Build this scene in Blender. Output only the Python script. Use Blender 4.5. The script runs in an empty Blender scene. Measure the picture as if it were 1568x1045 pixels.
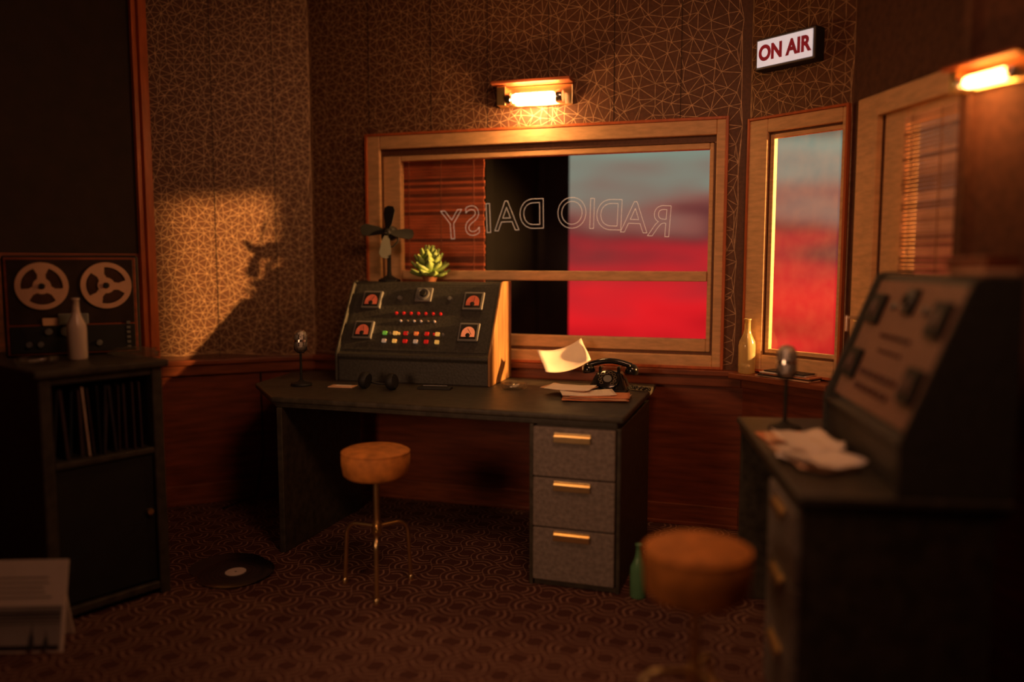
import bpy, bmesh, math, random
from mathutils import Vector, Matrix, geometry
random.seed(7)
R=math.radians
CH=1.378           # camera height
S=1.04
def zs(z): return CH+(z-CH)*S
scene=bpy.context.scene
scene.view_settings.view_transform='Standard'
scene.view_settings.look='None'
col=scene.collection

# ------------------------------------------------------------------ materials
def mat(name,c,rough=.6,metal=0.,var=.25,scale=12.,stretch=(1,1,1),bump=0.,emis=None,es=0.,c2=None,coat=0.,spec=.4,trans=0.):
    m=bpy.data.materials.new(name);m.use_nodes=True;nt=m.node_tree;b=nt.nodes['Principled BSDF']
    b.inputs['Roughness'].default_value=rough;b.inputs['Metallic'].default_value=metal
    b.inputs['Specular IOR Level'].default_value=spec
    if coat:b.inputs['Coat Weight'].default_value=coat
    if trans:b.inputs['Transmission Weight'].default_value=trans
    tc=nt.nodes.new('ShaderNodeTexCoord');mp=nt.nodes.new('ShaderNodeMapping');mp.inputs['Scale'].default_value=stretch
    nt.links.new(tc.outputs['Object'],mp.inputs['Vector'])
    n=nt.nodes.new('ShaderNodeTexNoise');n.inputs['Scale'].default_value=scale;n.inputs['Detail'].default_value=5
    nt.links.new(mp.outputs[0],n.inputs['Vector'])
    r=nt.nodes.new('ShaderNodeValToRGB')
    d=c2 if c2 else tuple(x*(1-var) for x in c)
    u=c if c2 else tuple(min(1,x*(1+var)) for x in c)
    r.color_ramp.elements[0].position=.32;r.color_ramp.elements[1].position=.68
    r.color_ramp.elements[0].color=(*d,1);r.color_ramp.elements[1].color=(*u,1)
    nt.links.new(n.outputs[0],r.inputs[0]);nt.links.new(r.outputs[0],b.inputs['Base Color'])
    if bump:
        bp=nt.nodes.new('ShaderNodeBump');bp.inputs['Strength'].default_value=bump;bp.inputs['Distance'].default_value=.01
        nt.links.new(n.outputs[0],bp.inputs['Height']);nt.links.new(bp.outputs[0],b.inputs['Normal'])
    if emis:
        b.inputs['Emission Color'].default_value=(*emis,1);b.inputs['Emission Strength'].default_value=es
    return m
M={}
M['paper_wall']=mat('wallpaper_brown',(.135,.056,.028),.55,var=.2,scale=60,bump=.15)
M['foil']=mat('gold_foil',(.58,.37,.21),.5,.2,var=.35,scale=30)
M['seam']=mat('wallpaper_seam',(.03,.013,.008),.7)
M['wain']=mat('wainscot_wood',(.19,.045,.018),.45,var=.35,scale=4,stretch=(1,1,9),bump=.05)
M['trimdark']=mat('dark_red_wood',(.22,.06,.025),.4,var=.3,scale=6,stretch=(1,1,8))
M['trimor']=mat('orange_wood',(.5,.12,.035),.4,var=.2,scale=6,stretch=(6,6,1))
M['pine']=mat('pale_pine',(.68,.41,.2),.5,var=.14,scale=5,stretch=(3,3,12),bump=.05)
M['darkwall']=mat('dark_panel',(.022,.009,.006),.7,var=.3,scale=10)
M['pier']=mat('brown_plaster',(.1,.04,.022),.8,var=.25,scale=30,bump=.2)
M['ceil']=mat('ceiling_paint',(.2,.14,.1),.9,var=.05)
M['desk']=mat('desk_olive_black',(.05,.043,.032),.45,var=.35,scale=25,bump=.08)
M['drawer']=mat('drawer_grey',(.2,.168,.15),.6,var=.22,scale=60,bump=.35)
M['console']=mat('console_hammered',(.05,.049,.043),.5,var=.25,scale=80,bump=.15)
M['console2']=mat('console_taupe',(.3,.165,.115),.6,var=.15,scale=60,bump=.1)
M['conside']=mat('console_side_lit_wood',(.34,.17,.06),.5,var=.3,scale=5,stretch=(8,8,1))  # wood lightened so its colour carries the sconce's light
M['black']=mat('black_bakelite',(.01,.01,.01),.18,var=.2,coat=.5)
M['mblack']=mat('matte_black',(.012,.012,.012),.6,var=.2)
M['brass']=mat('brass',(.9,.68,.34),.3,1.,var=.08)
M['chrome']=mat('chrome',(.75,.72,.7),.2,1.,var=.05)
M['steel']=mat('mic_steel',(.55,.52,.5),.35,.9,var=.3,scale=120,bump=.6)
M['must']=mat('mustard_suede',(.52,.19,.036),.75,var=.28,scale=22,bump=.25)
M['white']=mat('paper_white',(.85,.74,.65),.7,var=.04)
M['tan']=mat('paper_tan',(.7,.42,.26),.7,var=.08)
M['orange']=mat('folder_orange',(.65,.25,.12),.7,var=.08)
M['grey']=mat('meter_grey',(.2,.2,.2),.4,.3,var=.1)
M['cream']=mat('cream_glass',(.75,.6,.47),.3,var=.05,coat=.3)
M['reel']=mat('reel_alloy',(.7,.42,.3),.45,.2,var=.08)
M['green']=mat('leaf_green',(.27,.4,.11),.5,var=.25,scale=20)
M['gglass']=mat('green_bottle_glass',(.16,.4,.2),.12,var=.1,trans=.4,coat=.3)
M['yglass']=mat('clear_bottle_glass',(.85,.7,.35),.12,var=.05,trans=.6,coat=.3)
M['tube']=mat('tube_glow',(1,.8,.5),.4,emis=(1,.6,.2),es=60)
M['tube2']=mat('tube_glow_amber',(1,.7,.4),.4,emis=(1,.42,.1),es=26)
M['frost']=mat('sign_white',(.8,.75,.75),.4,emis=(.95,.85,.85),es=.5)
M['signred']=mat('sign_red',(.4,.02,.03),.5,emis=(.5,.03,.05),es=.12)
M['pot']=mat('terracotta',(.3,.12,.06),.7)
M['photo']=mat('photo_sky',(.5,.45,.42),.5,c2=(.22,.2,.19),scale=3)
M['photod']=mat('photo_ink',(.03,.028,.03),.5)
M['dial']=mat('meter_glow',(.4,.1,.05),.4,emis=(1,.13,.05),es=.15)
M['dialb']=mat('meter_glow_bright',(.5,.2,.1),.4,emis=(1,.25,.09),es=.42)
M['dialoff']=mat('meter_face_dark',(.12,.05,.04),.4)
M['gold_outline_glow']=mat('gold_outline_glow',(.8,.6,.4),.4,emis=(.85,.6,.4),es=.55)  # window lettering given a glow of its own to brighten it
def led(n,c,e): return mat(n,tuple(x*.5 for x in c),.35,emis=c,es=e)
M['lr']=led('led_red',(1,.03,.02),.18);M['lg']=led('led_green',(.25,.7,.08),.25);M['ly']=led('led_yellow',(1,.5,.1),.45)
M['lo']=led('led_orange',(1,.2,.04),.35);M['lw']=led('led_white',(.8,.55,.35),.2);M['ld']=led('led_dim',(.3,.22,.15),.05)

def glass(name,trans,milk=0.,rough=.03,base=.03,graze=.5,mc=(.8,.7,.6,1)):
    m=bpy.data.materials.new(name);m.use_nodes=True;nt=m.node_tree;nt.nodes.clear()
    o=nt.nodes.new('ShaderNodeOutputMaterial');t=nt.nodes.new('ShaderNodeBsdfTransparent');g=nt.nodes.new('ShaderNodeBsdfGlossy')
    t.inputs[0].default_value=(trans,trans,trans,1);g.inputs['Roughness'].default_value=rough
    lw=nt.nodes.new('ShaderNodeLayerWeight');lw.inputs[0].default_value=.5
    pw=nt.nodes.new('ShaderNodeMath');pw.operation='POWER';pw.inputs[1].default_value=4;nt.links.new(lw.outputs['Facing'],pw.inputs[0])
    ma=nt.nodes.new('ShaderNodeMath');ma.operation='MULTIPLY_ADD';ma.inputs[1].default_value=graze;ma.inputs[2].default_value=base;nt.links.new(pw.outputs[0],ma.inputs[0])
    mx=nt.nodes.new('ShaderNodeMixShader');nt.links.new(ma.outputs[0],mx.inputs[0]);nt.links.new(t.outputs[0],mx.inputs[1]);nt.links.new(g.outputs[0],mx.inputs[2])
    last=mx
    if milk:
        d=nt.nodes.new('ShaderNodeBsdfTranslucent');d.inputs[0].default_value=mc
        tc=nt.nodes.new('ShaderNodeTexCoord');n=nt.nodes.new('ShaderNodeTexNoise');n.inputs['Scale'].default_value=14;n.inputs['Detail'].default_value=6
        nt.links.new(tc.outputs['Object'],n.inputs['Vector'])
        mm=nt.nodes.new('ShaderNodeMath');mm.operation='MULTIPLY';mm.inputs[1].default_value=milk*2;nt.links.new(n.outputs[0],mm.inputs[0])
        m2=nt.nodes.new('ShaderNodeMixShader');nt.links.new(mm.outputs[0],m2.inputs[0]);nt.links.new(mx.outputs[0],m2.inputs[1]);nt.links.new(d.outputs[0],m2.inputs[2]);last=m2
    nt.links.new(last.outputs[0],o.inputs[0]);return m
M['glass']=glass('window_glass',.98,base=.0004,graze=.02,rough=.15);M['mglass']=glass('milky_window_glass',.98,.014,mc=(.8,.5,.42,1));M['ashglass']=glass('thick_glass',.8,.12,.1,.06)  # narrow pane has a faint milky, reddish scatter mixed in

# carpet
def carpet():
    m=bpy.data.materials.new('patterned_carpet');m.use_nodes=True;nt=m.node_tree;b=nt.nodes['Principled BSDF'];b.inputs['Roughness'].default_value=.9;b.inputs['Specular IOR Level'].default_value=.1
    tc=nt.nodes.new('ShaderNodeTexCoord')
    def N(op,a,bv=None,c=None):
        n=nt.nodes.new('ShaderNodeMath');n.operation=op
        for i,v in enumerate((a,bv,c)):
            if v is None: continue
            if isinstance(v,(int,float)): n.inputs[i].default_value=v
            else: nt.links.new(v,n.inputs[i])
        return n.outputs[0]
    def base(off):
        mp=nt.nodes.new('ShaderNodeMapping');mp.inputs['Rotation'].default_value=(0,0,R(-18));mp.inputs['Scale'].default_value=(5.2,5.2,5.2);mp.inputs['Location'].default_value=off
        nt.links.new(tc.outputs['Object'],mp.inputs[0]);return mp.outputs[0]
    def ring(off):
        sp=nt.nodes.new('ShaderNodeSeparateXYZ');nt.links.new(base(off),sp.inputs[0])
        x=N('ABSOLUTE',N('SUBTRACT',N('FRACT',sp.outputs[0]),.5));y=N('ABSOLUTE',N('SUBTRACT',N('FRACT',sp.outputs[1]),.5))
        r=N('POWER',N('ADD',N('POWER',x,2.6),N('POWER',y,2.6)),1/2.6)
        l=N('LESS_THAN',N('ABSOLUTE',N('SUBTRACT',N('FRACT',N('MULTIPLY',r,7.)),.5)),.13)
        return N('MULTIPLY',l,N('MULTIPLY',N('GREATER_THAN',r,.12),N('LESS_THAN',r,.5)))
    a=ring((0,0,0));c=ring((.5,.5,0))
    ck=nt.nodes.new('ShaderNodeTexChecker');ck.inputs['Scale'].default_value=2.;nt.links.new(base((0,0,.13)),ck.inputs[0])
    f=N('ADD',N('MULTIPLY',a,ck.outputs[1]),N('MULTIPLY',c,N('SUBTRACT',1.,ck.outputs[1])))
    nz=nt.nodes.new('ShaderNodeTexNoise');nz.inputs['Scale'].default_value=220;nt.links.new(tc.outputs['Object'],nz.inputs[0])
    f=N('MULTIPLY',f,N('ADD',.4,nz.outputs[0]))
    mx=nt.nodes.new('ShaderNodeMix');mx.data_type='RGBA';mx.inputs[6].default_value=(.08,.033,.026,1);mx.inputs[7].default_value=(.33,.19,.14,1)
    nt.links.new(f,mx.inputs[0]);nt.links.new(mx.outputs[2],b.inputs['Base Color'])
    bp=nt.nodes.new('ShaderNodeBump');bp.inputs['Strength'].default_value=.4;bp.inputs['Distance'].default_value=.004;nt.links.new(nz.outputs[0],bp.inputs['Height']);nt.links.new(bp.outputs[0],b.inputs['Normal'])
    return m
M['carpet']=carpet()

# ------------------------------------------------------------------ helpers
def empty(name,loc=(0,0,0),rz=0.,par=None,rot=None,sc=1.):
    o=bpy.data.objects.new(name,None);o.location=loc;o.rotation_euler=rot if rot else (0,0,rz);o.empty_display_size=.05
    o.scale=(sc,sc,sc) if isinstance(sc,(int,float)) else sc
    col.objects.link(o)
    if par:o.parent=par
    return o
def obj(name,bm,m,par=None,loc=(0,0,0),rot=(0,0,0),smooth=False,bev=0):
    me=bpy.data.meshes.new(name);bmesh.ops.recalc_face_normals(bm,faces=bm.faces[:])
    bm.to_mesh(me);bm.free()
    for x in (m if isinstance(m,(list,tuple)) else [m]): me.materials.append(x)
    if smooth:
        for p in me.polygons:p.use_smooth=True
    o=bpy.data.objects.new(name,me);o.location=loc;o.rotation_euler=rot;col.objects.link(o)
    if par:o.parent=par
    if bev:
        b=o.modifiers.new('b','BEVEL');b.width=bev;b.segments=3;b.limit_method='ANGLE'
    return o
def addbox(bm,c,s,mi=0):
    r=bmesh.ops.create_cube(bm,size=1,matrix=Matrix.Translation(c)@Matrix.Diagonal((s[0],s[1],s[2],1)))
    fs=set(f for v in r['verts'] for f in v.link_faces)
    for f in fs:f.material_index=mi
    return r['verts']
def box(name,par,c,s,m,bev=0,rot=(0,0,0)):
    bm=bmesh.new();addbox(bm,(0,0,0),s);return obj(name,bm,m,par,c,rot,bev=bev)
def lathe(name,par,prof,m,loc=(0,0,0),rot=(0,0,0),seg=40,smooth=True,auto=True):
    bm=bmesh.new();rings=[]
    for r,z in prof:
        if r<1e-5: rings.append([bm.verts.new((0,0,z))])
        else: rings.append([bm.verts.new((r*math.cos(2*math.pi*i/seg),r*math.sin(2*math.pi*i/seg),z)) for i in range(seg)])
    for a,b in zip(rings,rings[1:]):
        for i in range(seg):
            j=(i+1)%seg
            if len(a)==1 and len(b)==1: continue
            if len(a)==1: bm.faces.new((a[0],b[j],b[i]))
            elif len(b)==1: bm.faces.new((a[i],a[j],b[0]))
            else: bm.faces.new((a[i],a[j],b[j],b[i]))
    o=obj(name,bm,m,par,loc,rot,smooth)
    if smooth and auto:
        e=o.modifiers.new('e','EDGE_SPLIT');e.split_angle=R(38)
    return o
def cyl(name,par,p0,p1,r,m,r1=None,seg=28):
    p0=Vector(p0);p1=Vector(p1);d=p1-p0;q=d.to_track_quat('Z','Y').to_euler();L=d.length;r1=r if r1 is None else r1
    return lathe(name,par,[(0,0),(r,0),(r1,L),(0,L)],m,p0,q,seg)
def tube(name,par,pts,r,m,cyc=False,loc=(0,0,0)):
    c=bpy.data.curves.new(name,'CURVE');c.dimensions='3D';c.bevel_depth=r;c.bevel_resolution=4;c.use_fill_caps=True
    s=c.splines.new('POLY');s.points.add(len(pts)-1)
    for q,p in zip(s.points,pts):q.co=(*p,1)
    s.use_cyclic_u=cyc;s.use_smooth=True
    c.materials.append(m);o=bpy.data.objects.new(name,c);o.location=loc;col.objects.link(o)
    if par:o.parent=par
    return o
def prism(name,par,poly,h,m,loc=(0,0,0),rot=(0,0,0),bev=0,mside=None):
    bm=bmesh.new();a=[bm.verts.new((x,y,0)) for x,y in poly];b=[bm.verts.new((x,y,h)) for x,y in poly]
    bm.faces.new(a[::-1]);bm.faces.new(b)
    for i in range(len(poly)):
        j=(i+1)%len(poly);bm.faces.new((a[i],a[j],b[j],b[i]))
    return obj(name,bm,m,par,loc,rot,bev=bev)
def sheet(name,par,w,h,m,loc,rot,bend=0.,n=10,wob=0.,thick=0.0006):
    bm=bmesh.new();g=[[bm.verts.new(((i/n-.5)*w,(j/n-.5)*h,bend*((i/n-.5)**2*4)+bend*.5*((j/n-.5)**3*8)+wob*math.sin(i*1.3+j*.9))) for j in range(n+1)] for i in range(n+1)]
    for i in range(n):
        for j in range(n): bm.faces.new((g[i][j],g[i+1][j],g[i+1][j+1],g[i][j+1]))
    o=obj(name,bm,m,par,loc,rot,smooth=True);s=o.modifiers.new('s','SOLIDIFY');s.thickness=thick;return o
def text(name,par,body,size,m,loc,rot,sc=(1,1,1),fill=True,bevel=0,ext=0,off=0,align='CENTER'):
    c=bpy.data.curves.new(name,'FONT');c.body=body;c.size=size;c.align_x=align
    c.extrude=ext;c.bevel_depth=bevel;c.offset=off
    c.fill_mode='BOTH' if fill else 'NONE';c.materials.append(m)
    o=bpy.data.objects.new(name,c);o.location=loc;o.rotation_euler=rot;o.scale=sc;col.objects.link(o)
    if par:o.parent=par
    return o

# ------------------------------------------------------------------ room shell
def sc2(p): return (p[0]*S,p[1]*S)
P0=sc2((-1.892,4.335));P1=sc2((-1.127,4.675));P2=sc2((1.128,3.964));P3=sc2((1.447,3.548))
PL=(-2.75,3.25)
P4=(P3[0]+.12*(P3[1]-2.75),2.75);A=(.534*2.75,2.75);B=(A[0]+.3*2.2,A[1]-.954*2.2);C=(B[0],-1.2);Dd=(-2.75,-1.2)
RAIL=zs(.845);TOP=3.0
def frame(P,Q):
    d=Vector((Q[0]-P[0],Q[1]-P[1]));return math.atan2(d.y,d.x),d.length
def wall(name,P,Q,hole=None,th=.06,mats=None,rail=RAIL,ext=.03):
    a,L=frame(P,Q);mu,ml=mats
    bm=bmesh.new()
    def seg(u0,u1,z0,z1):
        if u1-u0<1e-4 or z1-z0<1e-4:return
        for (q0,q1,mi) in ((z0,min(z1,rail),1),(max(z0,rail),z1,0)):
            if q1>q0: addbox(bm,((u0+u1)/2,th/2,(q0+q1)/2),(u1-u0,th,q1-q0),mi)
    if hole:
        h0,h1,k0,k1=hole
        seg(-ext,h0,0,TOP);seg(h1,L+ext,0,TOP);seg(h0,h1,0,k0);seg(h0,h1,k1,TOP)
    else: seg(-ext,L+ext,0,TOP)
    return obj(name,bm,[mu,ml],None,(P[0],P[1],0),(0,0,a)),L,a
def foil(par,L,spf,hole,z0=RAIL+.01,z1=2.97,w=.0027,seams=()):
    pts=[];u=.01
    while u<L-.005:
        s=spf(u);z=z0+random.random()*s
        while z<z1:
            pts.append(Vector((min(max(u+(random.random()-.5)*s*.8,.004),L-.004),z+(random.random()-.5)*s*.8)));z+=s
        u+=s
    r=geometry.delaunay_2d_cdt(pts,[],[],0,1e-5);V=r[0];E=set()
    for f in r[2]:
        for i in range(len(f)):
            a,b=f[i],f[(i+1)%len(f)];E.add((min(a,b),max(a,b)))
    bm=bmesh.new()
    for a,b in E:
        p,q=V[a],V[b];d=q-p
        if d.length>.25 or d.length<1e-4:continue
        if hole:
            m_=(p+q)/2
            if hole[0]-.0<m_.x<hole[1] and hole[2]<m_.y<hole[3]:continue
        n=Vector((-d.y,d.x)).normalized()*w/2
        vs=[bm.verts.new((x.x,-.0012,x.y)) for x in (p-n,q-n,q+n,p+n)];bm.faces.new(vs)
    for u in seams:
        zb=zs(2.07) if hole and hole[0]<u<hole[1] else z0
        addbox(bm,(u,-.001,(zb+z1)/2),(.0035,.0025,z1-zb),1)
    return obj('foil_pattern',bm,[M['foil'],M['seam']],par)
WM=(M['paper_wall'],M['wain'])
bw_hole=(.44*S,2.185*S+.02,zs(.93),zs(1.95))
wb,Lb,ab=wall('wall_back',P1,P2,bw_hole,mats=WM)
foil(wb,Lb,lambda u:.038+.024*max(0,min(1,(u-.9)/1.2)),(.37*S,2.25*S,zs(.86),zs(2.05)),seams=(.38,.76,1.09,1.43,1.78,2.12))
wl,Ll,al=wall('wall_left',P0,P1,mats=WM);foil(wl,Ll,lambda u:.037,None,seams=(.33,.66))
nh=(.115*S,.49*S,zs(.945),zs(1.965))
wn,Ln,an=wall('wall_corner',P2,P3,nh,th=.04,mats=WM);foil(wn,Ln,lambda u:.048,(.0,.52*S,zs(.86),zs(2.03)))
ar,Lr=frame(P3,P4)
rh=(.25,.93,zs(.93),zs(1.96))
wr,Lr,ar=wall('wall_right',P3,P4,rh,mats=(M['pier'],M['wain']))
wall('wall_return',P4,A,mats=(M['pier'],M['wain']),th=.05,ext=0)
wp,Lp,ap=wall('wall_pier',A,B,mats=(M['pier'],M['wain']),ext=.0)
wall('wall_side_right',B,C,mats=(M['pier'],M['wain']))
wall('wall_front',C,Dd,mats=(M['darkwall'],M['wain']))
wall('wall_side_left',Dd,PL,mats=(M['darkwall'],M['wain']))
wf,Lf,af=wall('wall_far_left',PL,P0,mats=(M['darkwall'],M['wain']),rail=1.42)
def ring_poly(name,pts,z,h,m):
    return prism(name,None,pts,h,m,loc=(0,0,z))
poly=[P0,P1,P2,P3,P4,A,B,C,Dd,PL][::-1]
ring_poly('floor',poly,-.05,.05,M['carpet']);ring_poly('ceiling',poly,TOP,.05,M['ceil'])
# rails and baseboards
k=0
for nm,P,L,a,dep in (('back',P1,Lb,ab,.05),('left',P0,Ll,al,.04),('corner',P2,Ln,an,.13),('right',P3,Lr,ar,.04)):
    k+=1
    bm=bmesh.new();addbox(bm,(L/2,-dep/2,RAIL-.012),(L-.012,dep,.03));addbox(bm,(L/2,-.012,RAIL-.055),(L-.012,.024,.06))
    obj('trim_%d'%k,bm,M['trimdark'],None,(P[0],P[1],0),(0,0,a),bev=.006)
    bm=bmesh.new();addbox(bm,(L/2,-.01,.055),(L-.012,.02,.11));addbox(bm,(L/2,-.015,.01),(L-.012,.03,.02))
    obj('baseboard_'+nm,bm,M['trimdark'],None,(P[0],P[1],0),(0,0,a),bev=.004)
bm=bmesh.new();addbox(bm,(Lf-.03,-.02,1.5),(.05,.04,3.0));addbox(bm,(Lf-.07,-.012,1.5),(.03,.024,3.0))
obj('trim_5',bm,M['trimor'],None,(PL[0],PL[1],0),(0,0,af),bev=.004)

# ------------------------------------------------------------------ windows
def framebars(name,par,u0,u1,z0,z1,w,d0,d1,m,wr=None,wb_=None,wt=None,bev=.006):
    wr=wr or w;wb_=wb_ or w;wt=wt or w
    bm=bmesh.new();d=(d0+d1)/2;t=abs(d1-d0)
    addbox(bm,(u0+w/2,d,(z0+z1)/2),(w,t,z1-z0));addbox(bm,(u1-wr/2,d,(z0+z1)/2),(wr,t,z1-z0))
    addbox(bm,((u0+u1+w-wr)/2,d,z0+wb_/2),(u1-u0-w-wr,t,wb_));addbox(bm,((u0+u1+w-wr)/2,d,z1-wt/2),(u1-u0-w-wr,t,wt))
    return obj(name,bm,m,par,bev=bev)
w1=empty('window_1',(P1[0],P1[1],0),ab)
u0,u1=.361*S,2.258*S
framebars('casing',w1,u0,u1,zs(.86),zs(2.054),.075*S,-.028,.0,M['pine'],wr=.045,wb_=.06,wt=.075)
framebars('casing_edge',w1,u0-.012,u1+.012,zs(.85),zs(2.066),.014,-.034,.0,M['trimor'],bev=.002)
framebars('sash',w1,.44*S+.001,2.185*S+.019,zs(.931),zs(1.949),.104*S,.005,.05,M['pine'],wr=.022,wb_=.065,wt=.032)
box('meeting_rail',w1,((.54+2.19)/2*S,.026,zs(1.304)),(1.63*S,.05,.052),M['pine'],.005)
box('glass',w1,(1.365*S,.034,zs(1.455)),(1.66*S,.004,.95*S),M['glass'])
for ch,u in zip("YSIADOIDAR",(.84,.955,1.045,1.145,1.285,1.495,1.60,1.69,1.815,1.945)):
    zb=1.552-.06*((u-1.4)/.6)**2
    text('letter_'+ch,w1,ch,.232,M['gold_outline_glow'],(u*S,.027,zs(zb)),(R(90),R(4*(u-1.4)/.6) ,0),(-.9,1,1),fill=False,bevel=.0010)
def blind(name,par,u0,u1,z0,z1,y,m1,m2,m3,h=.0125):
    bm=bmesh.new();z=z0
    while z<z1:
        d=random.choice((0,0,1,2));addbox(bm,((u0+u1)/2+random.uniform(-.004,.004),y+random.uniform(-.001,.001),z),(u1-u0,.005,h*.9),d);z+=h
    for f in (.12,.5,.88):
        for dy in (-.004,.004): addbox(bm,(u0+(u1-u0)*f,y+dy,(z0+z1)/2),(.004,.002,z1-z0),2)
    return obj(name,bm,[m1,m2,m3],par,bev=.002)
blm=[mat('bamboo_red_a',(.55,.13,.05),.5,var=.2,scale=9,stretch=(1,6,6)),mat('bamboo_red_b',(.34,.08,.033),.5,var=.2,scale=9),mat('bamboo_red_c',(.16,.04,.02),.6)]
blind('bamboo_blind',w1,.5*S,1.0*S,zs(.97),zs(1.94),.085,*blm,h=.017)
w2=empty('window_2',(P2[0],P2[1],0),an)
framebars('casing',w2,.012,.51*S,zs(.86),zs(2.035),.105,-.02,.0,M['pine'],wr=.024,wb_=.08,wt=.065)
framebars('casing_edge',w2,.004,.516*S,zs(.855),zs(2.047),.012,-.026,.0,M['trimor'],bev=.002)
framebars('sash',w2,nh[0]+.001,nh[1]-.001,nh[2]+.001,nh[3]-.001,.022,.002,.03,M['pine'],wr=.006,wb_=.02,wt=.02,bev=.003)
box('glass',w2,((nh[0]+nh[1])/2,.016,(nh[2]+nh[3])/2),(nh[1]-nh[0]-.02,.004,nh[3]-nh[2]-.03),M['mglass'])
w3=empty('window_3',(P3[0],P3[1],0),ar)
framebars('casing',w3,.09,Lr-.0,zs(.86),zs(2.04),.15,-.03,.0,M['pine'],wr=.01,wb_=.07,wt=.09)
framebars('sash',w3,.251,.929,zs(.931),zs(1.959),.16,-.0,.055,M['pine'],wr=.05,wb_=.06,wt=.06)
box('meeting_rail',w3,(.6,.026,zs(1.31)),(.55,.05,.05),M['pine'],.005)
box('glass',w3,(.63,.04,zs(1.44)),(.55,.004,.95*S),M['glass'])
blb=[mat('bamboo_tan_a',(.72,.4,.22),.5,var=.2,scale=9),mat('bamboo_tan_b',(.55,.29,.15),.5,var=.2,scale=9),mat('bamboo_tan_c',(.36,.18,.09),.6)]
blind('bamboo_blind',w3,.405,.875,zs(.99),zs(1.92),-.009,*blb,h=.016)
bm=bmesh.new();addbox(bm,(0,0,.0),(.05,.012,.02));addbox(bm,(.03,-.03,.01),(.014,.06,.014));addbox(bm,(.03,-.065,-.015),(.016,.012,.07))
obj('latch',bm,M['chrome'],w3,(.17,-.04,1.13),bev=.004)

# dark building outside
ex=empty('exterior_building',(0,0,0))
bm=bmesh.new();addbox(bm,(-.55,5.75,1.6),(1.86,.5,3.6));addbox(bm,(-.55,5.47,3.42),(1.95,.1,.1))
for i in range(5): addbox(bm,(-1.2+i*.35,5.49,1.6),(.05,.02,3.6))
obj('facade',bm,mat('soot_black',(.006,.005,.005),.9),ex)

# ------------------------------------------------------------------ sconces
def sconce(name,loc,rz,sc=1.,tm=None):
    e=empty(name,loc,rz,sc=sc)
    box('backplate',e,(0,-.012,0),(.40,.022,.105),M['brass'],.004)
    box('canopy',e,(-.01,-.052,.065),(.43,.12,.018),M['trimdark'],.004)
    box('side_block',e,(-.175,-.045,-.0),(.05,.07,.10),M['brass'],.004)
    for s in (-1,1):
        x=s*.125
        lathe('cap_%d'%(s+2),e,[(0,0),(.03,0),(.034,.006),(.034,.03),(.029,.036),(.024,.04),(.0,.04)],M['chrome'],(x+s*.03,-.055,-.015),(0,R(-90*s),0))
        box('arm_%d'%(s+2),e,(x+s*.01,-.03,-.015),(.028,.045,.05),M['mblack'],.004)
    lathe('lamp_tube',e,[(0,-.115),(.02,-.115),(.027,-.1),(.027,.1),(.02,.115),(0,.115)],tm or M['tube'],(0,-.055,-.015),(0,R(90),0))
    return e
def onwall(P,a,u,y,z): return (P[0]+u*math.cos(a)-y*math.sin(a),P[1]+u*math.sin(a)+y*math.cos(a),z)
sconce('wall_sconce',onwall(P1,ab,1.315*S,0,zs(2.215)),ab)
sconce('wall_sconce',onwall(A,ap,.135,0,1.955),ap,.66,M['tube2'])

# ON AIR sign
e=empty('on_air_sign',onwall(P2,an,.225*S,0,zs(2.318)),an,sc=(.93,1,.9))
box('housing',e,(0,-.035,0),(.345,.07,.165),M['mblack'],.008)
box('bezel',e,(0,-.07,0),(.335,.008,.155),M['grey'],.004)
box('lightbox_face',e,(0,-.075,0),(.315,.006,.135),M['frost'],.002)
text('lettering',e,'ON AIR',.1,M['signred'],(0,-.0785,-.034),(R(90),0,0),(.86,1.05,1),ext=.001,off=.0045)
tube('hanging_wire',e,[(.1,-.03,.08),(.1,-.01,.4)],.0015,M['brass'])

# ------------------------------------------------------------------ desks
def desk(name,loc,rz,L,D,top,pw=.39,leftu=.0,H=.75):
    e=empty(name,loc,rz)
    prism('desktop',e,top,.028,M['desk'],(0,0,H-.028),bev=.009)
    cx=sum(x for x,y in top)/len(top);cy=sum(y for x,y in top)/len(top)
    prism('apron',e,[(cx+(x-cx)*.975,cy+(y-cy)*.965) for x,y in top],.022,M['desk'],(0,0,H-.051),bev=.004)
    px1=L-.012;px0=px1-pw
    # pedestal carcass
    bm=bmesh.new();hh=H-.052
    addbox(bm,(px0+.009,D*.45+.015,hh/2),(.018,D*.9,hh));addbox(bm,(px1-.009,D*.45+.015,hh/2),(.018,D*.9,hh))
    addbox(bm,((px0+px1)/2,D*.9+.008,hh/2),(pw-.036,.014,hh));addbox(bm,((px0+px1)/2,D*.45+.02,.012),(pw-.036,D*.88,.024));addbox(bm,((px0+px1)/2,D*.45+.03,hh-.012),(pw-.036,D*.86,.02))
    obj('pedestal_case',bm,M['desk'],e,bev=.003)
    zz=[.03,.262,.478,hh-.004]
    for i in range(3):
        z0,z1=zz[i]+.003,zz[i+1]-.003
        box('drawer_%d'%(i+1),e,((px0+px1)/2,.012,(z0+z1)/2),(pw-.042,.026,z1-z0),M['drawer'],.004)
        box('drawer_body_%d'%(i+1),e,((px0+px1)/2,D*.4,(z0+z1)/2),(pw-.05,D*.74,z1-z0-.02),M['desk'],.002)
        zc=(.225,.44,.645)[i]
        bm=bmesh.new();addbox(bm,(0,-.012,.0),(.155,.004,.026));addbox(bm,(0,-.006,.012),(.155,.014,.004));addbox(bm,(0,-.001,.018),(.155,.004,.014))
        obj('handle_%d'%(i+1),bm,M['brass'],e,((px0+px1)/2-.005,-.002,zc),bev=.001)
    box('leg_panel',e,(leftu+.03,D*.45+.015,hh/2),(.03,D*.9,hh),M['desk'],.004)
    return e
dl=math.atan2(3.258-3.77,.451+1.122)
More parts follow.
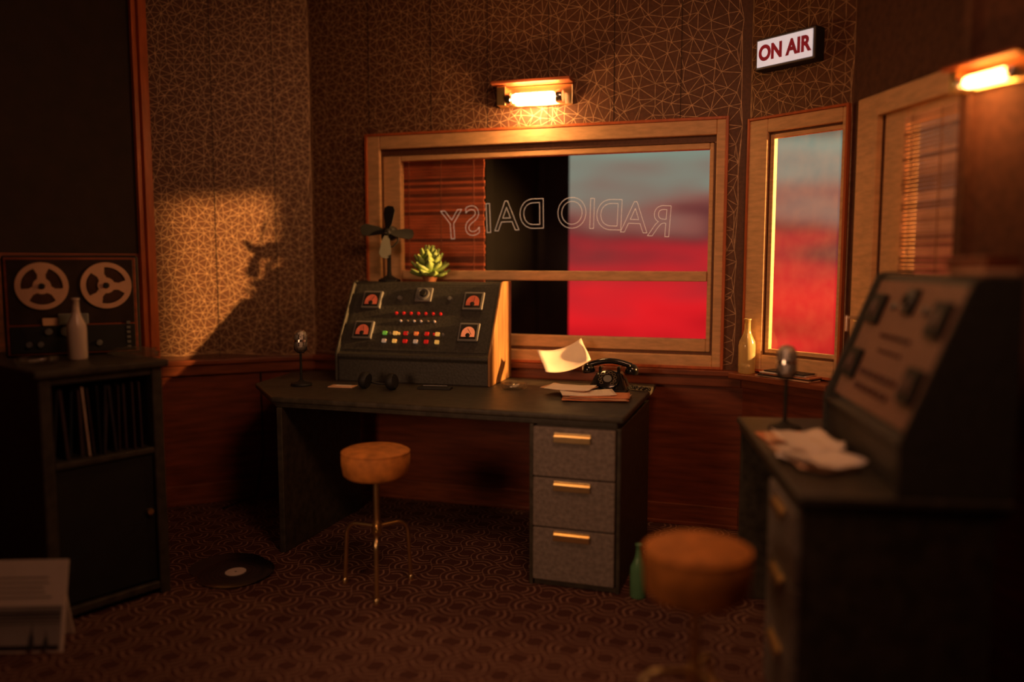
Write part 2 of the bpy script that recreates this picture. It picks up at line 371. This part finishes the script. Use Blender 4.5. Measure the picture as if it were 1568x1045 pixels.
def tolocal(o,a,p):
    x,y=p[0]-o[0],p[1]-o[1];return (x*math.cos(a)+y*math.sin(a),-x*math.sin(a)+y*math.cos(a))
O1=(-1.122,3.77)
top=[tolocal(O1,dl,p) for p in ((-1.122,3.77),(.451,3.258),(.70,4.03),(.74,4.17),(-1.03,4.72),(-1.26,4.63),(-1.33,4.20))]
desk('writing_desk',(O1[0],O1[1],0),dl,1.654,.84,top)
# second desk, right side: local x runs toward camera
O2=(.915,3.29);d2=math.atan2(2.15-3.29,.77-.915)
desk('writing_desk',(O2[0],O2[1],0),d2,1.149,.55,[(0,0),(1.149,0),(1.149,.55),(0,.55)],pw=.42)
def d2p(u,v,z=.75):
    return (O2[0]+u*math.cos(d2)-v*math.sin(d2),O2[1]+u*math.sin(d2)+v*math.cos(d2),z)

# ------------------------------------------------------------------ consoles
def console(name,loc,rz,W,dep=.38,Hh=.517,back=.23,lit=True,face=None,sidem=None):
    face=face or M['console'];sidem=sidem or M['conside']
    e=empty(name,loc,rz)
    prof=[(0,0),(0,.115),(-.012,.13),(-.012,.145),(.015,.152),(back,Hh-.012),(back+.012,Hh),(dep,Hh),(dep,0)]
    bm=bmesh.new();a=[bm.verts.new((-W/2+.014,y,z)) for y,z in prof];b=[bm.verts.new((W/2-.014,y,z)) for y,z in prof]
    bm.faces.new(a);bm.faces.new(b[::-1])
    for i in range(len(prof)):
        j=(i+1)%len(prof);bm.faces.new((a[i],b[i],b[j],a[j]))
    obj('body',bm,M['console'],e,bev=.004)
    p2=[(-.016,0),(-.016,.15),(back-.02,Hh-.002),(back+.004,Hh+.006),(dep,Hh+.006),(dep,0)]
    for s,mm in ((-1,M['console']),(1,sidem)):
        bm=bmesh.new();x0,x1=(W/2-.014)*s,(W/2)*s
        a=[bm.verts.new((x0,y,z)) for y,z in p2];b=[bm.verts.new((x1,y,z)) for y,z in p2];bm.faces.new(a);bm.faces.new(b[::-1])
        for i in range(len(p2)):
            j=(i+1)%len(p2);bm.faces.new((a[i],b[i],b[j],a[j]))
        obj('side_%d'%(s+2),bm,mm,e,bev=.005)
    phi=math.atan2(Hh-.012-.152,back-.015);L=math.hypot(Hh-.164,back-.015)
    p=empty('panel',(0,.015,.152),par=e,rot=(phi,0,0))
    box('face_plate',p,(0,L/2,.002),(W*.93,L*.94,.006),face,.004)
    k=W/.857
    for i,(ax,bf) in enumerate(((-.29,.74),(.285,.74),(-.30,.30),(.29,.30))):
        q=empty('meter_%d'%(i+1),(ax*k,bf*L,.006),par=p)
        box('housing',q,(0,0,.008),(.112,.105,.018),M['grey'] if lit else M['mblack'],.006)
        box('inset',q,(0,.0,.0165),(.09,.084,.004),M['mblack'],.003)
        bm=bmesh.new();n=16;c=bm.verts.new((0,-.018,.0));vs=[bm.verts.new((.036*math.cos(math.pi*t/n),-.012+.04*math.sin(math.pi*t/n),0)) for t in range(n+1)]
        for t in range(n): bm.faces.new((c,vs[t],vs[t+1]))
        bm.faces.new([bm.verts.new(v) for v in ((-.036,-.03,0),(.036,-.03,0),(.036,-.012,0),(-.036,-.012,0))])
        obj('dial',bm,M['dialoff'] if not lit else (M['dialb'] if i==3 else M['dial']),q,(0,0,.0195))
        box('needle',q,(.006,.0,.0205),(.0025,.04,.001),M['mblack'],rot=(0,0,R(-25+20*i)))
        lathe('pivot',q,[(0,0),(.012,0),(.012,.004),(0,.006)],M['mblack'],(0,-.022,.0195))
    q=empty('selector',(.0,.83*L,.005),par=p)
    box('plate',q,(0,0,.006),(.095,.085,.012),M['grey'] if lit else M['mblack'],.02)
    lathe('ring',q,[(0,.012),(.034,.012),(.034,.02),(.028,.022),(.026,.016),(0,.016)],M['grey'])
    lathe('knob',q,[(0,.016),(.018,.016),(.016,.03),(0,.031)],M['mblack'])
    for s in (-.135,.15): lathe('screw_knob',p,[(0,0),(.014,0),(.012,.012),(0,.014)],M['grey'],(s*k,.78*L,.005))
    def row(bf,n,a0,a1,kinds,r,sq=False,h=.012):
        for i in range(n):
            x=a0+(a1-a0)*i/(n-1);mm=M[kinds[i]] if lit else M['dialoff']
            if sq: box('button',p,(x*k,bf*L,.005+h/2),(r*2,r*1.7,h),mm,.002)
            else: lathe('lamp',p,[(0,0),(r*1.25,0),(r*1.25,.004),(r,.005),(r*.9,h),(0,h*1.2)],mm,(x*k,bf*L,.004),seg=16)
    row(.56,7,-.135,.115,['lr','lr','lr','lr','lr','lr','lr'],.007)
    row(.45,6,-.10,.09,['lw','ld','lw','lw','ld','lw'],.005)
    row(.27,6,-.175,.12,['lg','ly','lr','lo','lr','ly'],.0115,True)
    row(.27,7,-.145,.15,['ld','ly','ld','ly','ld','lr','ld'],.006)
    row(.16,6,-.17,.125,['lw','ly','lr','lw','lr','ly'],.0115,True)
    return e
cx=-.105-.4285*math.cos(R(-15.5));cy=4.075-.4285*math.sin(R(-15.5))
console('mixing_console',(cx,cy,.75),R(-15.5),.857)
CONS=Matrix.Translation((cx,cy,.75))@Matrix.Rotation(R(-15.5),4,'Z')
c2=d2p(.735,.27)
console('mixing_console',c2,d2,.81,dep=.275,Hh=.585,back=.17,lit=False,face=M['console2'],sidem=M['console'])

# ------------------------------------------------------------------ stools
def stool(name,loc,top=.61,ang=0.,r=.142,h=.118):
    e=empty(name,(loc[0],loc[1],0),ang)
    lathe('seat_cushion',e,[(0,top-h),(r*.86,top-h),(r*.95,top-h+.012),(r*1.0,top-h*.55),(r*1.01,top-.03),(r*.97,top-.012),(r*.86,top-.002),(0,top+.004)],M['must'],seg=56)
    tube('piping',e,[(r*.985*math.cos(t*math.pi/20),r*.985*math.sin(t*math.pi/20),top-.014) for t in range(40)],.003,M['must'],True)
    lathe('seat_plate',e,[(0,top-h-.012),(r*.5,top-h-.012),(r*.5,top-h),(0,top-h)],M['brass'])
    cyl('pole',e,(0,0,.24),(0,0,top-h),.0135,M['brass'])
    lathe('collar',e,[(.0125,.235),(.02,.24),(.02,.29),(.0125,.295)],M['brass'])
    lathe('pole_tip',e,[(0,.215),(.012,.235),(.0125,.24)],M['brass'])
    for i in range(3):
        t=R(-90+120*i);c,s=math.cos(t),math.sin(t);pts=[(.01*c,.01*s,.272)]
        ro=.15;br=.055
        for q in range(9):
            w_=math.pi/2*q/8;rr=ro-br+br*math.sin(w_);pts.append((rr*c,rr*s,.272-br+br*math.cos(w_)))
        pts.append(((ro+.012)*c,(ro+.012)*s,.008))
        tube('leg_%d'%(i+1),e,pts,.0085,M['brass'])
        lathe('foot_%d'%(i+1),e,[(0,0),(.012,0),(.012,.02),(.009,.024)],M['brass'],((ro+.012)*c,(ro+.012)*s,0),seg=16)
    return e
stool('bar_stool',(-.567,3.345),.606,R(8))
stool('bar_stool',(.495,2.12),.628,R(30),h=.14)

# ------------------------------------------------------------------ record cabinet
OC=(-1.73,2.96);ac=math.atan2(3.323-2.96,-1.432+1.73);WC=.47;DC=.8
e=empty('record_cabinet',(OC[0],OC[1],0),ac)
bm=bmesh.new()
addbox(bm,(.022,DC/2,.475),(.044,DC,.95));addbox(bm,(WC-.022,DC/2,.475),(.044,DC,.95));addbox(bm,(WC/2,DC-.01,.475),(WC-.088,.02,.95))
addbox(bm,(WC/2,DC/2-.01,.61),(WC-.088,DC-.02,.024));addbox(bm,(WC/2,DC/2-.01,.04),(WC-.088,DC-.02,.03));addbox(bm,(WC/2,.02,.935),(WC-.088,.03,.03))
obj('carcass',bm,M['desk'],e,bev=.005)
prism('top',e,[(-.02,-.02),(WC+.02,-.02),(WC+.02,DC),(-.02,DC)],.03,M['desk'],(0,0,.95),bev=.008)
box('door',e,(WC/2,.025,.33),(WC-.094,.02,.53),M['mblack'],.004)
lathe('knob',e,[(0,0),(.008,0),(.008,.012),(.014,.016),(.012,.024),(0,.026)],M['brass'],(WC-.075,.015,.36),(R(90),0,0),seg=20)
e2=empty('vinyl_record_collection',(OC[0],OC[1],0),ac)
cols=[mat('sleeve_%d'%i,c,.6,var=.15) for i,c in enumerate(((.03,.025,.03),(.5,.32,.2),(.05,.03,.03),(.12,.04,.03),(.65,.5,.38),(.03,.04,.05)))]
x=.06;i=0
while x<WC-.065:
    t=random.choice((.006,.008,.012));c=random.choice((0,2,5,0,0,2)) if x<WC*.72 else random.choice((1,4,1,4,2))
    if i==5: c=4
    lean=R(random.uniform(-1,1)) if x>WC*.6 else R(random.choice((-4,-1,3,5)))
    box('sleeve_%d'%i,e2,(x+t/2,.19+random.uniform(-.03,.03),.624+.136),(t*.8,.3,.265+random.uniform(-.01,.01)),cols[c],.001,rot=(0,lean,R(random.uniform(-1.5,1.5))));x+=t+random.uniform(.006,.02);i+=1
# ------------------------------------------------------------------ reel to reel
e=empty('reel_to_reel_recorder',(-1.85,3.45,.9815),R(24),sc=1.04)
RW,RH=.49,.405
box('case',e,(0,.08,RH/2),(RW,.16,RH),M['mblack'],.01)
box('trim_frame',e,(0,-.002,RH/2),(RW*.96,.006,RH*.96),M['trimdark'],.004)
box('deck_plate',e,(0,-.005,RH*.64),(RW*.92,.006,RH*.64),mat('deck_brown',(.03,.018,.014),.4),.003)
box('control_plate',e,(0,-.006,RH*.17),(RW*.92,.01,RH*.27),M['mblack'],.003)
for i,x in enumerate((-.105,.125)):
    q=empty('reel_%d'%(i+1),(x,-.012,RH*.7),par=e,rot=(R(90),0,0))
    lathe('rim',q,[(.074,0),(.094,0),(.094,.006),(.074,.006),(.074,0)],M['reel'],seg=48)
    lathe('tape_pack',q,[(.03,-.004),(.07,-.004),(.07,.001),(.03,.001)],mat('tape_brown',(.06,.03,.02),.3),seg=48)
    lathe('hub',q,[(.012,0),(.032,0),(.032,.007),(.012,.007)],M['reel'])
    lathe('spindle',q,[(0,0),(.011,0),(.009,.018),(0,.019)],M['mblack'])
    for j in range(3):
        a=R(90+120*j+25*i);bm=bmesh.new();pl=[(.022,-.016),(.045,-.014),(.082,-.034),(.082,.034),(.045,.014),(.022,.016)]
        vs=[bm.verts.new((x_*math.cos(a)-y_*math.sin(a),x_*math.sin(a)+y_*math.cos(a),.005)) for x_,y_ in pl];bm.faces.new(vs)
        o=obj('arm_%d'%(j+1),bm,M['reel'],q);s=o.modifiers.new('s','SOLIDIFY');s.thickness=.003
for x,z,r in ((-.09,.1,.014),(-.03,.1,.02),(.03,.1,.014),(-.16,.05,.012),(-.12,.05,.012),(.09,.05,.012)):
    lathe('knob',e,[(0,0),(r,0),(r*.85,.015),(0,.016)],M['grey'],(x,-.011,z),(R(90),0,0),seg=20)
box('vu_meter',e,(-.08,-.014,.14),(.06,.01,.03),M['tan'],.002)
for j in range(6): box('key_%d'%j,e,(.2,-.013,.03+j*.02),(.014,.008,.01),M['grey'],.001)
box('head_cover',e,(0,-.018,.15),(.11,.022,.045),M['grey'],.006)

# ------------------------------------------------------------------ bottles etc
def bottle(name,loc,h,r,m):
    e=empty(name,loc)
    lathe('body',e,[(0,0),(r*.9,0),(r,.006),(r,h*.5),(r*.93,h*.58),(r*.5,h*.72),(r*.38,h*.8),(r*.36,h*.97),(r*.44,h*.975),(r*.44,h),(r*.3,h),(r*.28,h*.9)],m,auto=False,seg=36);return e
bottle('glass_bottle',(-1.765,3.31,.98),.25,.037,M['cream'])
bottle('glass_bottle',(.52,3.26,0),.225,.035,M['gglass'])
bottle('glass_bottle',onwall(P2,an,.075,-.075,RAIL+.004),.27,.041,M['yglass'])
def ashtray(loc,r=.06):
    e=empty('glass_ashtray',loc);lathe('dish',e,[(0,0),(r*.85,0),(r,.012),(r,.028),(r*.82,.03),(r*.72,.012),(0,.009)],M['ashglass'],seg=10,auto=False)
    for j in range(3): cyl('cigarette_%d'%j,e,(-.02+.01*j,-.02,.014),(.025,.02-.015*j,.02),.004,M['white'],seg=10)
ashtray((.01,4.0,.75),.065);ashtray((-1.84,3.15,.98),.075)
e=empty('crumpled_cellophane',(-1.58,3.42,.982))
bm=bmesh.new();bmesh.ops.create_icosphere(bm,subdivisions=3,radius=1)
for v in bm.verts:
    k_=1+random.uniform(-.3,.25);v.co=Vector((v.co.x*.12*k_,v.co.y*.05*k_,max(0,v.co.z*.028*k_+.012)))
obj('film',bm,M['ashglass'],e,rot=(0,0,R(-15)))
# vinyl on floor
def vinyl(loc,rot):
    e=empty('vinyl_record',loc,rot=rot)
    lathe('disc',e,[(0,0),(.165,0),(.165,.003),(.16,.004),(.055,.003),(0,.003)],M['black'],seg=64)
    for r in (.07,.09,.11,.13,.15): tube('groove',e,[(r*math.cos(t*math.pi/24),r*math.sin(t*math.pi/24),.0036) for t in range(48)],.0006,M['mblack'],True)
    lathe('label',e,[(.005,.004),(.045,.004),(.045,.0052),(.005,.0052)],M['white'],seg=40)
vinyl((-1.22,3.50,.009),(R(2),R(-1.5),0))
e=empty('vinyl_record',(-1.29,3.60,0));lathe('disc',e,[(0,0),(.165,0),(.165,.003),(0,.003)],M['black'],seg=64);lathe('label',e,[(0,.003),(.04,.003),(.04,.004),(0,.004)],M['orange'])

# calendar
e=empty('desk_calendar',(-1.59,2.78,0),R(183))
q=empty('front_sheet',(0,0,0),par=e,rot=(R(14),0,0))
box('card',q,(.21,.0,.16),(.42,.004,.32),M['white'],.001)
box('photograph',q,(.21,.004,.085),(.40,.003,.15),M['photo'],0)
for j in range(4): box('horizon_%d'%j,q,(.21,.006,.10+.012*j),(.39,.001,.002+.0015*j),M['photod'])
for x,h in ((.06,.07),(.11,.1),(.3,.05)):
    lathe('spire',q,[(.012,0),(.008,h*.4),(.003,h*.6),(0,h)],M['photod'],(x,.006,.012),seg=4)
box('ground_ink',q,(.21,.006,.018),(.39,.001,.014),M['photod'])
for j in range(5): box('text_line_%d'%j,q,(.2+.01*(j%2),.003,.19+.017*j),(.3-.03*(j%3),.001,.003),M['grey'])
q=empty('back_sheet',(.03,-.15,0),par=e,rot=(R(-14),0,0));box('card',q,(.21,0,.15),(.42,.004,.30),M['white'],.001)

# microphones
def mic(name,loc,rz,k=1.):
    e=empty(name,loc,rz,sc=k)
    lathe('base',e,[(0,0),(.052,0),(.054,.006),(.05,.014),(.02,.022),(.01,.03)],M['mblack'])
    cyl('stem',e,(0,0,.02),(0,0,.17),.0065,M['mblack'])
    tube('yoke',e,[(-.03,0,.215),(-.03,0,.185),(-.015,0,.17),(.015,0,.17),(.03,0,.185),(.03,0,.215)],.004,M['mblack'])
    q=empty('head',(0,0,.225),par=e,rot=(R(-6),0,0))
    lathe('capsule',q,[(0,-.05),(.018,-.048),(.028,-.036),(.031,-.02),(.031,.03),(.028,.045),(.018,.056),(0,.06)],M['steel'],auto=False)
    for j in range(8):
        a=j*math.pi/4;cyl('rib_%d'%j,q,(.031*math.cos(a),.031*math.sin(a),-.025),(.031*math.cos(a),.031*math.sin(a),.035),.0028,M['chrome'],seg=8)
    lathe('band',q,[(.032,-.004),(.0345,-.004),(.0345,.008),(.032,.008)],M['chrome'])
mic('microphone',(-1.07,4.12,.75),0)
mic('microphone',d2p(.25,.14),R(0),1.12)

# fan
def w(M_,p): return M_@Vector(p)
fp=w(CONS,(-.25,.30,.518))
e=empty('desk_fan',fp,R(-10))
lathe('base',e,[(0,0),(.06,0),(.06,.01),(.035,.02),(.014,.035),(.012,.05)],M['mblack'])
cyl('stem',e,(0,0,.04),(0,0,.2),.012,M['mblack'],.01)
tube('yoke',e,[(-.045,.02,.27),(-.045,.02,.22),(-.02,.01,.19),(.02,.01,.19),(.045,.02,.22),(.045,.02,.27)],.005,M['mblack'])
lathe('motor',e,[(0,-.05),(.025,-.045),(.04,-.02),(.04,.03),(.03,.045),(0,.05)],M['mblack'],(0,.035,.265),(R(90),0,0))
q=empty('propeller',(0,-.025,.27),par=e,rot=(R(82),0,R(12)))
lathe('hub',q,[(0,-.02),(.02,-.018),(.02,.012),(.012,.022),(0,.024)],M['black'])
for j in range(4):
    a=R(84+90*j);bm=bmesh.new();pl=[(.012,-.01),(.05,-.024),(.12,-.032),(.142,-.02),(.146,.008),(.135,.028),(.1,.03),(.05,.018),(.012,.01)]
    vs=[bm.verts.new((x_*math.cos(a)-y_*math.sin(a),x_*math.sin(a)+y_*math.cos(a),-y_*.45)) for x_,y_ in pl];bm.faces.new(vs)
    o=obj('blade_%d'%(j+1),bm,M['mblack'],q);s=o.modifiers.new('s','SOLIDIFY');s.thickness=.004
# succulent
sp=w(CONS,(-.02,.325,.518))
e=empty('potted_succulent',sp,0)
lathe('pot',e,[(0,0),(.032,0),(.045,.03),(.048,.032),(.048,.04),(.038,.04),(.036,.03),(0,.03)],M['pot'])
def leaf(par,i,ang,tilt,L,wd,z):
    bm=bmesh.new();n=7;rows=[]
    for t in range(n+1):
        f=t/n;ww=wd*math.sin(math.pi*min(1,f*.86+.14))**.8*(1 if t<n else 0);
        c_=(0,L*f,.012*math.sin(math.pi*f)*-1)
        rows.append([bm.verts.new((-ww,c_[1],c_[2]+.008)),bm.verts.new((0,c_[1],c_[2]-.006)),bm.verts.new((ww,c_[1],c_[2]+.008)),bm.verts.new((0,c_[1],c_[2]+.006))])
    for a_,b_ in zip(rows,rows[1:]):
        for s_ in range(4): bm.faces.new((a_[s_],a_[(s_+1)%4],b_[(s_+1)%4],b_[s_]))
    obj('leaf_%d'%i,bm,M['green'],par,(0,0,z),(tilt,0,ang),smooth=True)
i=0
for ringn,(n,tilt,L,wd,z) in enumerate(((9,R(10),.115,.036,.035),(9,R(32),.12,.038,.045),(8,R(50),.12,.036,.06),(7,R(66),.12,.032,.07),(5,R(80),.12,.028,.08))):
    for j in range(n): leaf(e,i,2*math.pi*j/n+ringn*.4,tilt+R(random.uniform(-6,6)),L,wd,z);i+=1

# telephone
e=empty('rotary_telephone',(.475,3.97,.75),R(-14))
bm=bmesh.new();vs=addbox(bm,(0,0,.045),(.2,.19,.09))
for v in vs:
    if v.co.z>.05: v.co.x*=.62;v.co.y=v.co.y*.45+.035
obj('body',bm,M['black'],e,bev=.018)
box('foot_plate',e,(0,0,.006),(.19,.18,.012),M['mblack'],.004)
q=empty('dial',(0,-.052,.058),par=e,rot=(R(48),0,0))
lathe('plate',q,[(0,0),(.055,0),(.055,.006),(.05,.009),(0,.009)],M['black'])
lathe('center_card',q,[(0,.009),(.02,.009),(.02,.012),(0,.012)],M['grey'])
for j in range(10):
    a=R(-50+30*j);lathe('finger_hole_%d'%j,q,[(.0055,.009),(.0085,.009),(.0085,.012),(.0055,.012)],M['chrome'],(.037*math.cos(a),.037*math.sin(a),0),seg=14)
for s in (-1,1):
    box('cradle_%d'%(s+2),e,(s*.045,.035,.1),(.016,.06,.03),M['black'],.005)
pts=[(-.105+.21*t/14,.035,.118+.022*math.sin(math.pi*t/14)) for t in range(15)]
tube('handset_grip',e,pts,.014,M['black'])
for s in (-1,1):
    lathe('handset_cup_%d'%(s+2),e,[(0,0),(.03,0),(.034,.01),(.028,.034),(.014,.046),(0,.048)],M['black'],(s*.105,.035,.08),(0,R(8*s),0))
pts=[(.1+.02*math.sin(t*.9)*.5+.0016*t,.05+.008*math.cos(t*.9)-.001*t,.012+.008*math.sin(t*1.3)) for t in range(60)]
tube('cord',e,pts,.0025,M['black'])

# headphones
e=empty('headphones',(-.66,4.0,.75),R(-20))
for s in (-1,1):
    lathe('ear_cup_%d'%(s+2),e,[(0,-.02),(.036,-.02),(.042,-.008),(.042,.008),(.034,.02),(0,.024)],M['mblack'],(s*.075,0,.042),(0,R(80*s),0))
tube('headband',e,[(.085*math.cos(math.pi*t/16),.12*math.sin(math.pi*t/16)*.6,.045-.03*math.sin(math.pi*t/16)) for t in range(17)],.006,M['mblack'])
# desk papers
e=empty('envelope',(-.85,4.07,.7505),R(-12));box('paper',e,(0,0,.003),(.13,.07,.005),M['tan'],.001);box('flap',e,(0,.01,.006),(.08,.03,.001),M['white'])
e=empty('pen_tray',(-.38,4.0,.75),R(-12));box('tray',e,(0,0,.006),(.17,.05,.012),M['mblack'],.003);cyl('pen',e,(-.06,0,.016),(.06,.01,.016),.003,M['grey'],seg=10)
e=empty('paper_stack',(.35,3.75,.7525),R(-12))
for j,(dx,dy,a,w_,h_,mm) in enumerate(((.04,-.04,6,.3,.17,'orange'),(.05,-.03,-4,.29,.17,'tan'),(.06,-.02,3,.27,.16,'orange'),(.0,.0,14,.25,.15,'white'),(-.10,.10,-20,.24,.15,'tan'),(-.09,.08,-8,.22,.15,'white'))):
    sheet('sheet_%d'%j,e,w_,h_,M[mm],(dx,dy,.004+.005*j),(0,0,R(a)),bend=.004 if j>2 else .001,wob=.0006)
e=empty('curled_paper',(.28,4.22,.855),R(-16))
sheet('sheet',e,.24,.15,M['white'],(0,-.04,.02),(R(30),R(-14),R(24)),bend=.032)
e=empty('magazine_stack',onwall(P2,an,.32,-.082,RAIL+.003),an)
for j,mm in enumerate(('tan','photod','orange','white','photod')): box('magazine_%d'%j,e,(.01*(j%3)-.01,.0,.004+.007*j),(.3-.02*j,.09,.006),M[mm],.001,rot=(0,0,R((-3,3,-2,4,-3)[j])))
# right desk papers
e=empty('loose_papers',d2p(.74,.125,.7525),d2+R(90))
for j,(dx,dy,a,w_,h_,mm) in enumerate(((0,0,10,.19,.3,'tan'),(.02,.04,-22,.17,.27,'white'),(-.0,-.06,24,.17,.26,'white'),(.01,.1,5,.17,.25,'white'))):
    sheet('sheet_%d'%j,e,w_,h_,M[mm],(dx*.5,dy,.006+.011*j),(0,0,R(a)),bend=.012,wob=.003)
e=empty('paper_folder',d2p(.44,.11,.7525),d2);sheet('sheet',e,.2,.17,M['orange'],(0,0,.004),(0,0,R(8)),bend=.004);sheet('page',e,.17,.15,M['tan'],(0.01,0,.008),(0,0,R(-6)),bend=.004)
cm=Matrix.Translation(c2)@Matrix.Rotation(d2,4,'Z')
e=empty('book_stack',w(cm,(.26,.225,.592)),d2)
for j in range(3): box('book_%d'%j,e,(0,0,.008+.016*j),(.24-.02*j,.09,.015),[M['tan'],M['trimdark'],M['trimdark']][j],.003,rot=(0,0,R(4*j)))
tube('power_cable',None,[onwall(P0,al,.55,-.012,z)[:2]+(z,) for z in (.78,.6,.4,.25)]+[onwall(P0,al,.5,-.05,.02),onwall(P0,al,.3,-.2,.008)],.004,M['mblack'])

# ------------------------------------------------------------------ world
wd=bpy.data.worlds.new('sunset_sky');scene.world=wd;wd.use_nodes=True;nt=wd.node_tree;bg=nt.nodes['Background']
tc=nt.nodes.new('ShaderNodeTexCoord');sep=nt.nodes.new('ShaderNodeSeparateXYZ');nt.links.new(tc.outputs['Generated'],sep.inputs[0])
mp=nt.nodes.new('ShaderNodeMapping');mp.inputs['Scale'].default_value=(3,3,16);nt.links.new(tc.outputs['Generated'],mp.inputs[0])
nz=nt.nodes.new('ShaderNodeTexNoise');nz.inputs['Scale'].default_value=2.;nz.inputs['Detail'].default_value=5;nt.links.new(mp.outputs[0],nz.inputs[0])
ma=nt.nodes.new('ShaderNodeMath');ma.operation='MULTIPLY_ADD';ma.inputs[1].default_value=.2;nt.links.new(nz.outputs[0],ma.inputs[0])
mr=nt.nodes.new('ShaderNodeMapRange');mr.inputs[1].default_value=-.15;mr.inputs[2].default_value=.2
ad=nt.nodes.new('ShaderNodeMath');ad.operation='SUBTRACT';ad.inputs[1].default_value=.098
nt.links.new(sep.outputs[2],ma.inputs[2]);nt.links.new(ma.outputs[0],ad.inputs[0]);nt.links.new(ad.outputs[0],mr.inputs[0])
cr=nt.nodes.new('ShaderNodeValToRGB');nt.links.new(mr.outputs[0],cr.inputs[0])
st=[(0,(.35,.004,.006)),(.15,(.5,.008,.012)),(.27,(.82,.014,.018)),(.36,(.62,.018,.022)),(.45,(.38,.022,.026)),(.51,(.12,.028,.028)),(.57,(.27,.085,.065)),(.68,(.23,.17,.13)),(.83,(.21,.31,.24)),(1,(.03,.04,.035))]
for i,(p_,c_) in enumerate(st):
    el=cr.color_ramp.elements[i] if i<2 else cr.color_ramp.elements.new(p_)
    el.position=p_;el.color=(*c_,1)
nt.links.new(cr.outputs[0],bg.inputs[0]);bg.inputs[1].default_value=1.

# ------------------------------------------------------------------ lights
def aim(o,t):
    o.rotation_euler=(Vector(t)-o.location).to_track_quat('-Z','Y').to_euler()
def light(name,typ,loc,target,power,colr,**kw):
    l=bpy.data.lights.new(name,typ);l.energy=power;l.color=colr
    for k_,v in kw.items():setattr(l,k_,v)
    o=bpy.data.objects.new(name,l);o.location=loc;col.objects.link(o);aim(o,target);return o
light('low_sun_lamp','SPOT',(5.54,2.79,2.29),(0,4.3,1.6),6500,(1,.46,.13),spot_size=R(22),spot_blend=.1,shadow_soft_size=.09)
light('overhead_fill','AREA',(.3,1.6,2.85),(-.2,3.0,.2),13,(1,.43,.22),shape='DISK',size=.6)  # added soft fill from above, not a fixture of the room
light('back_wall_fill','SPOT',(.9,1.2,2.85),(.1,4.1,1.7),45,(1,.46,.2),spot_size=R(62),spot_blend=.8,shadow_soft_size=.25)  # added fill aimed at the back wall, cone kept off the cabinet
light('front_left_key','SPOT',(-1.5,.9,1.35),(.35,3.75,.6),70,(1,.49,.24),spot_size=R(58),spot_blend=.6,shadow_soft_size=.3)  # unseen warm key, direction taken from the stool's cast shadow
light('sconce_spill','POINT',onwall(P1,ab,1.315*S,-.16,zs(2.14)),(0,0,0),8.0,(1,.45,.15),shadow_soft_size=.04)
light('sconce_spill','POINT',onwall(A,ap,.13,-.14,1.85),(0,0,0),2.2,(1,.33,.08),shadow_soft_size=.04)

# ------------------------------------------------------------------ camera
cam=bpy.data.cameras.new('camera');cam.lens=36*1254/1568;cam.sensor_width=36;cam.clip_start=.02
cam.dof.use_dof=True;cam.dof.focus_distance=3.95;cam.dof.aperture_fstop=.4
co=bpy.data.objects.new('camera',cam);co.location=(0,0,CH);co.rotation_euler=(R(90)-math.atan(122/1254),0,0);col.objects.link(co);scene.camera=co
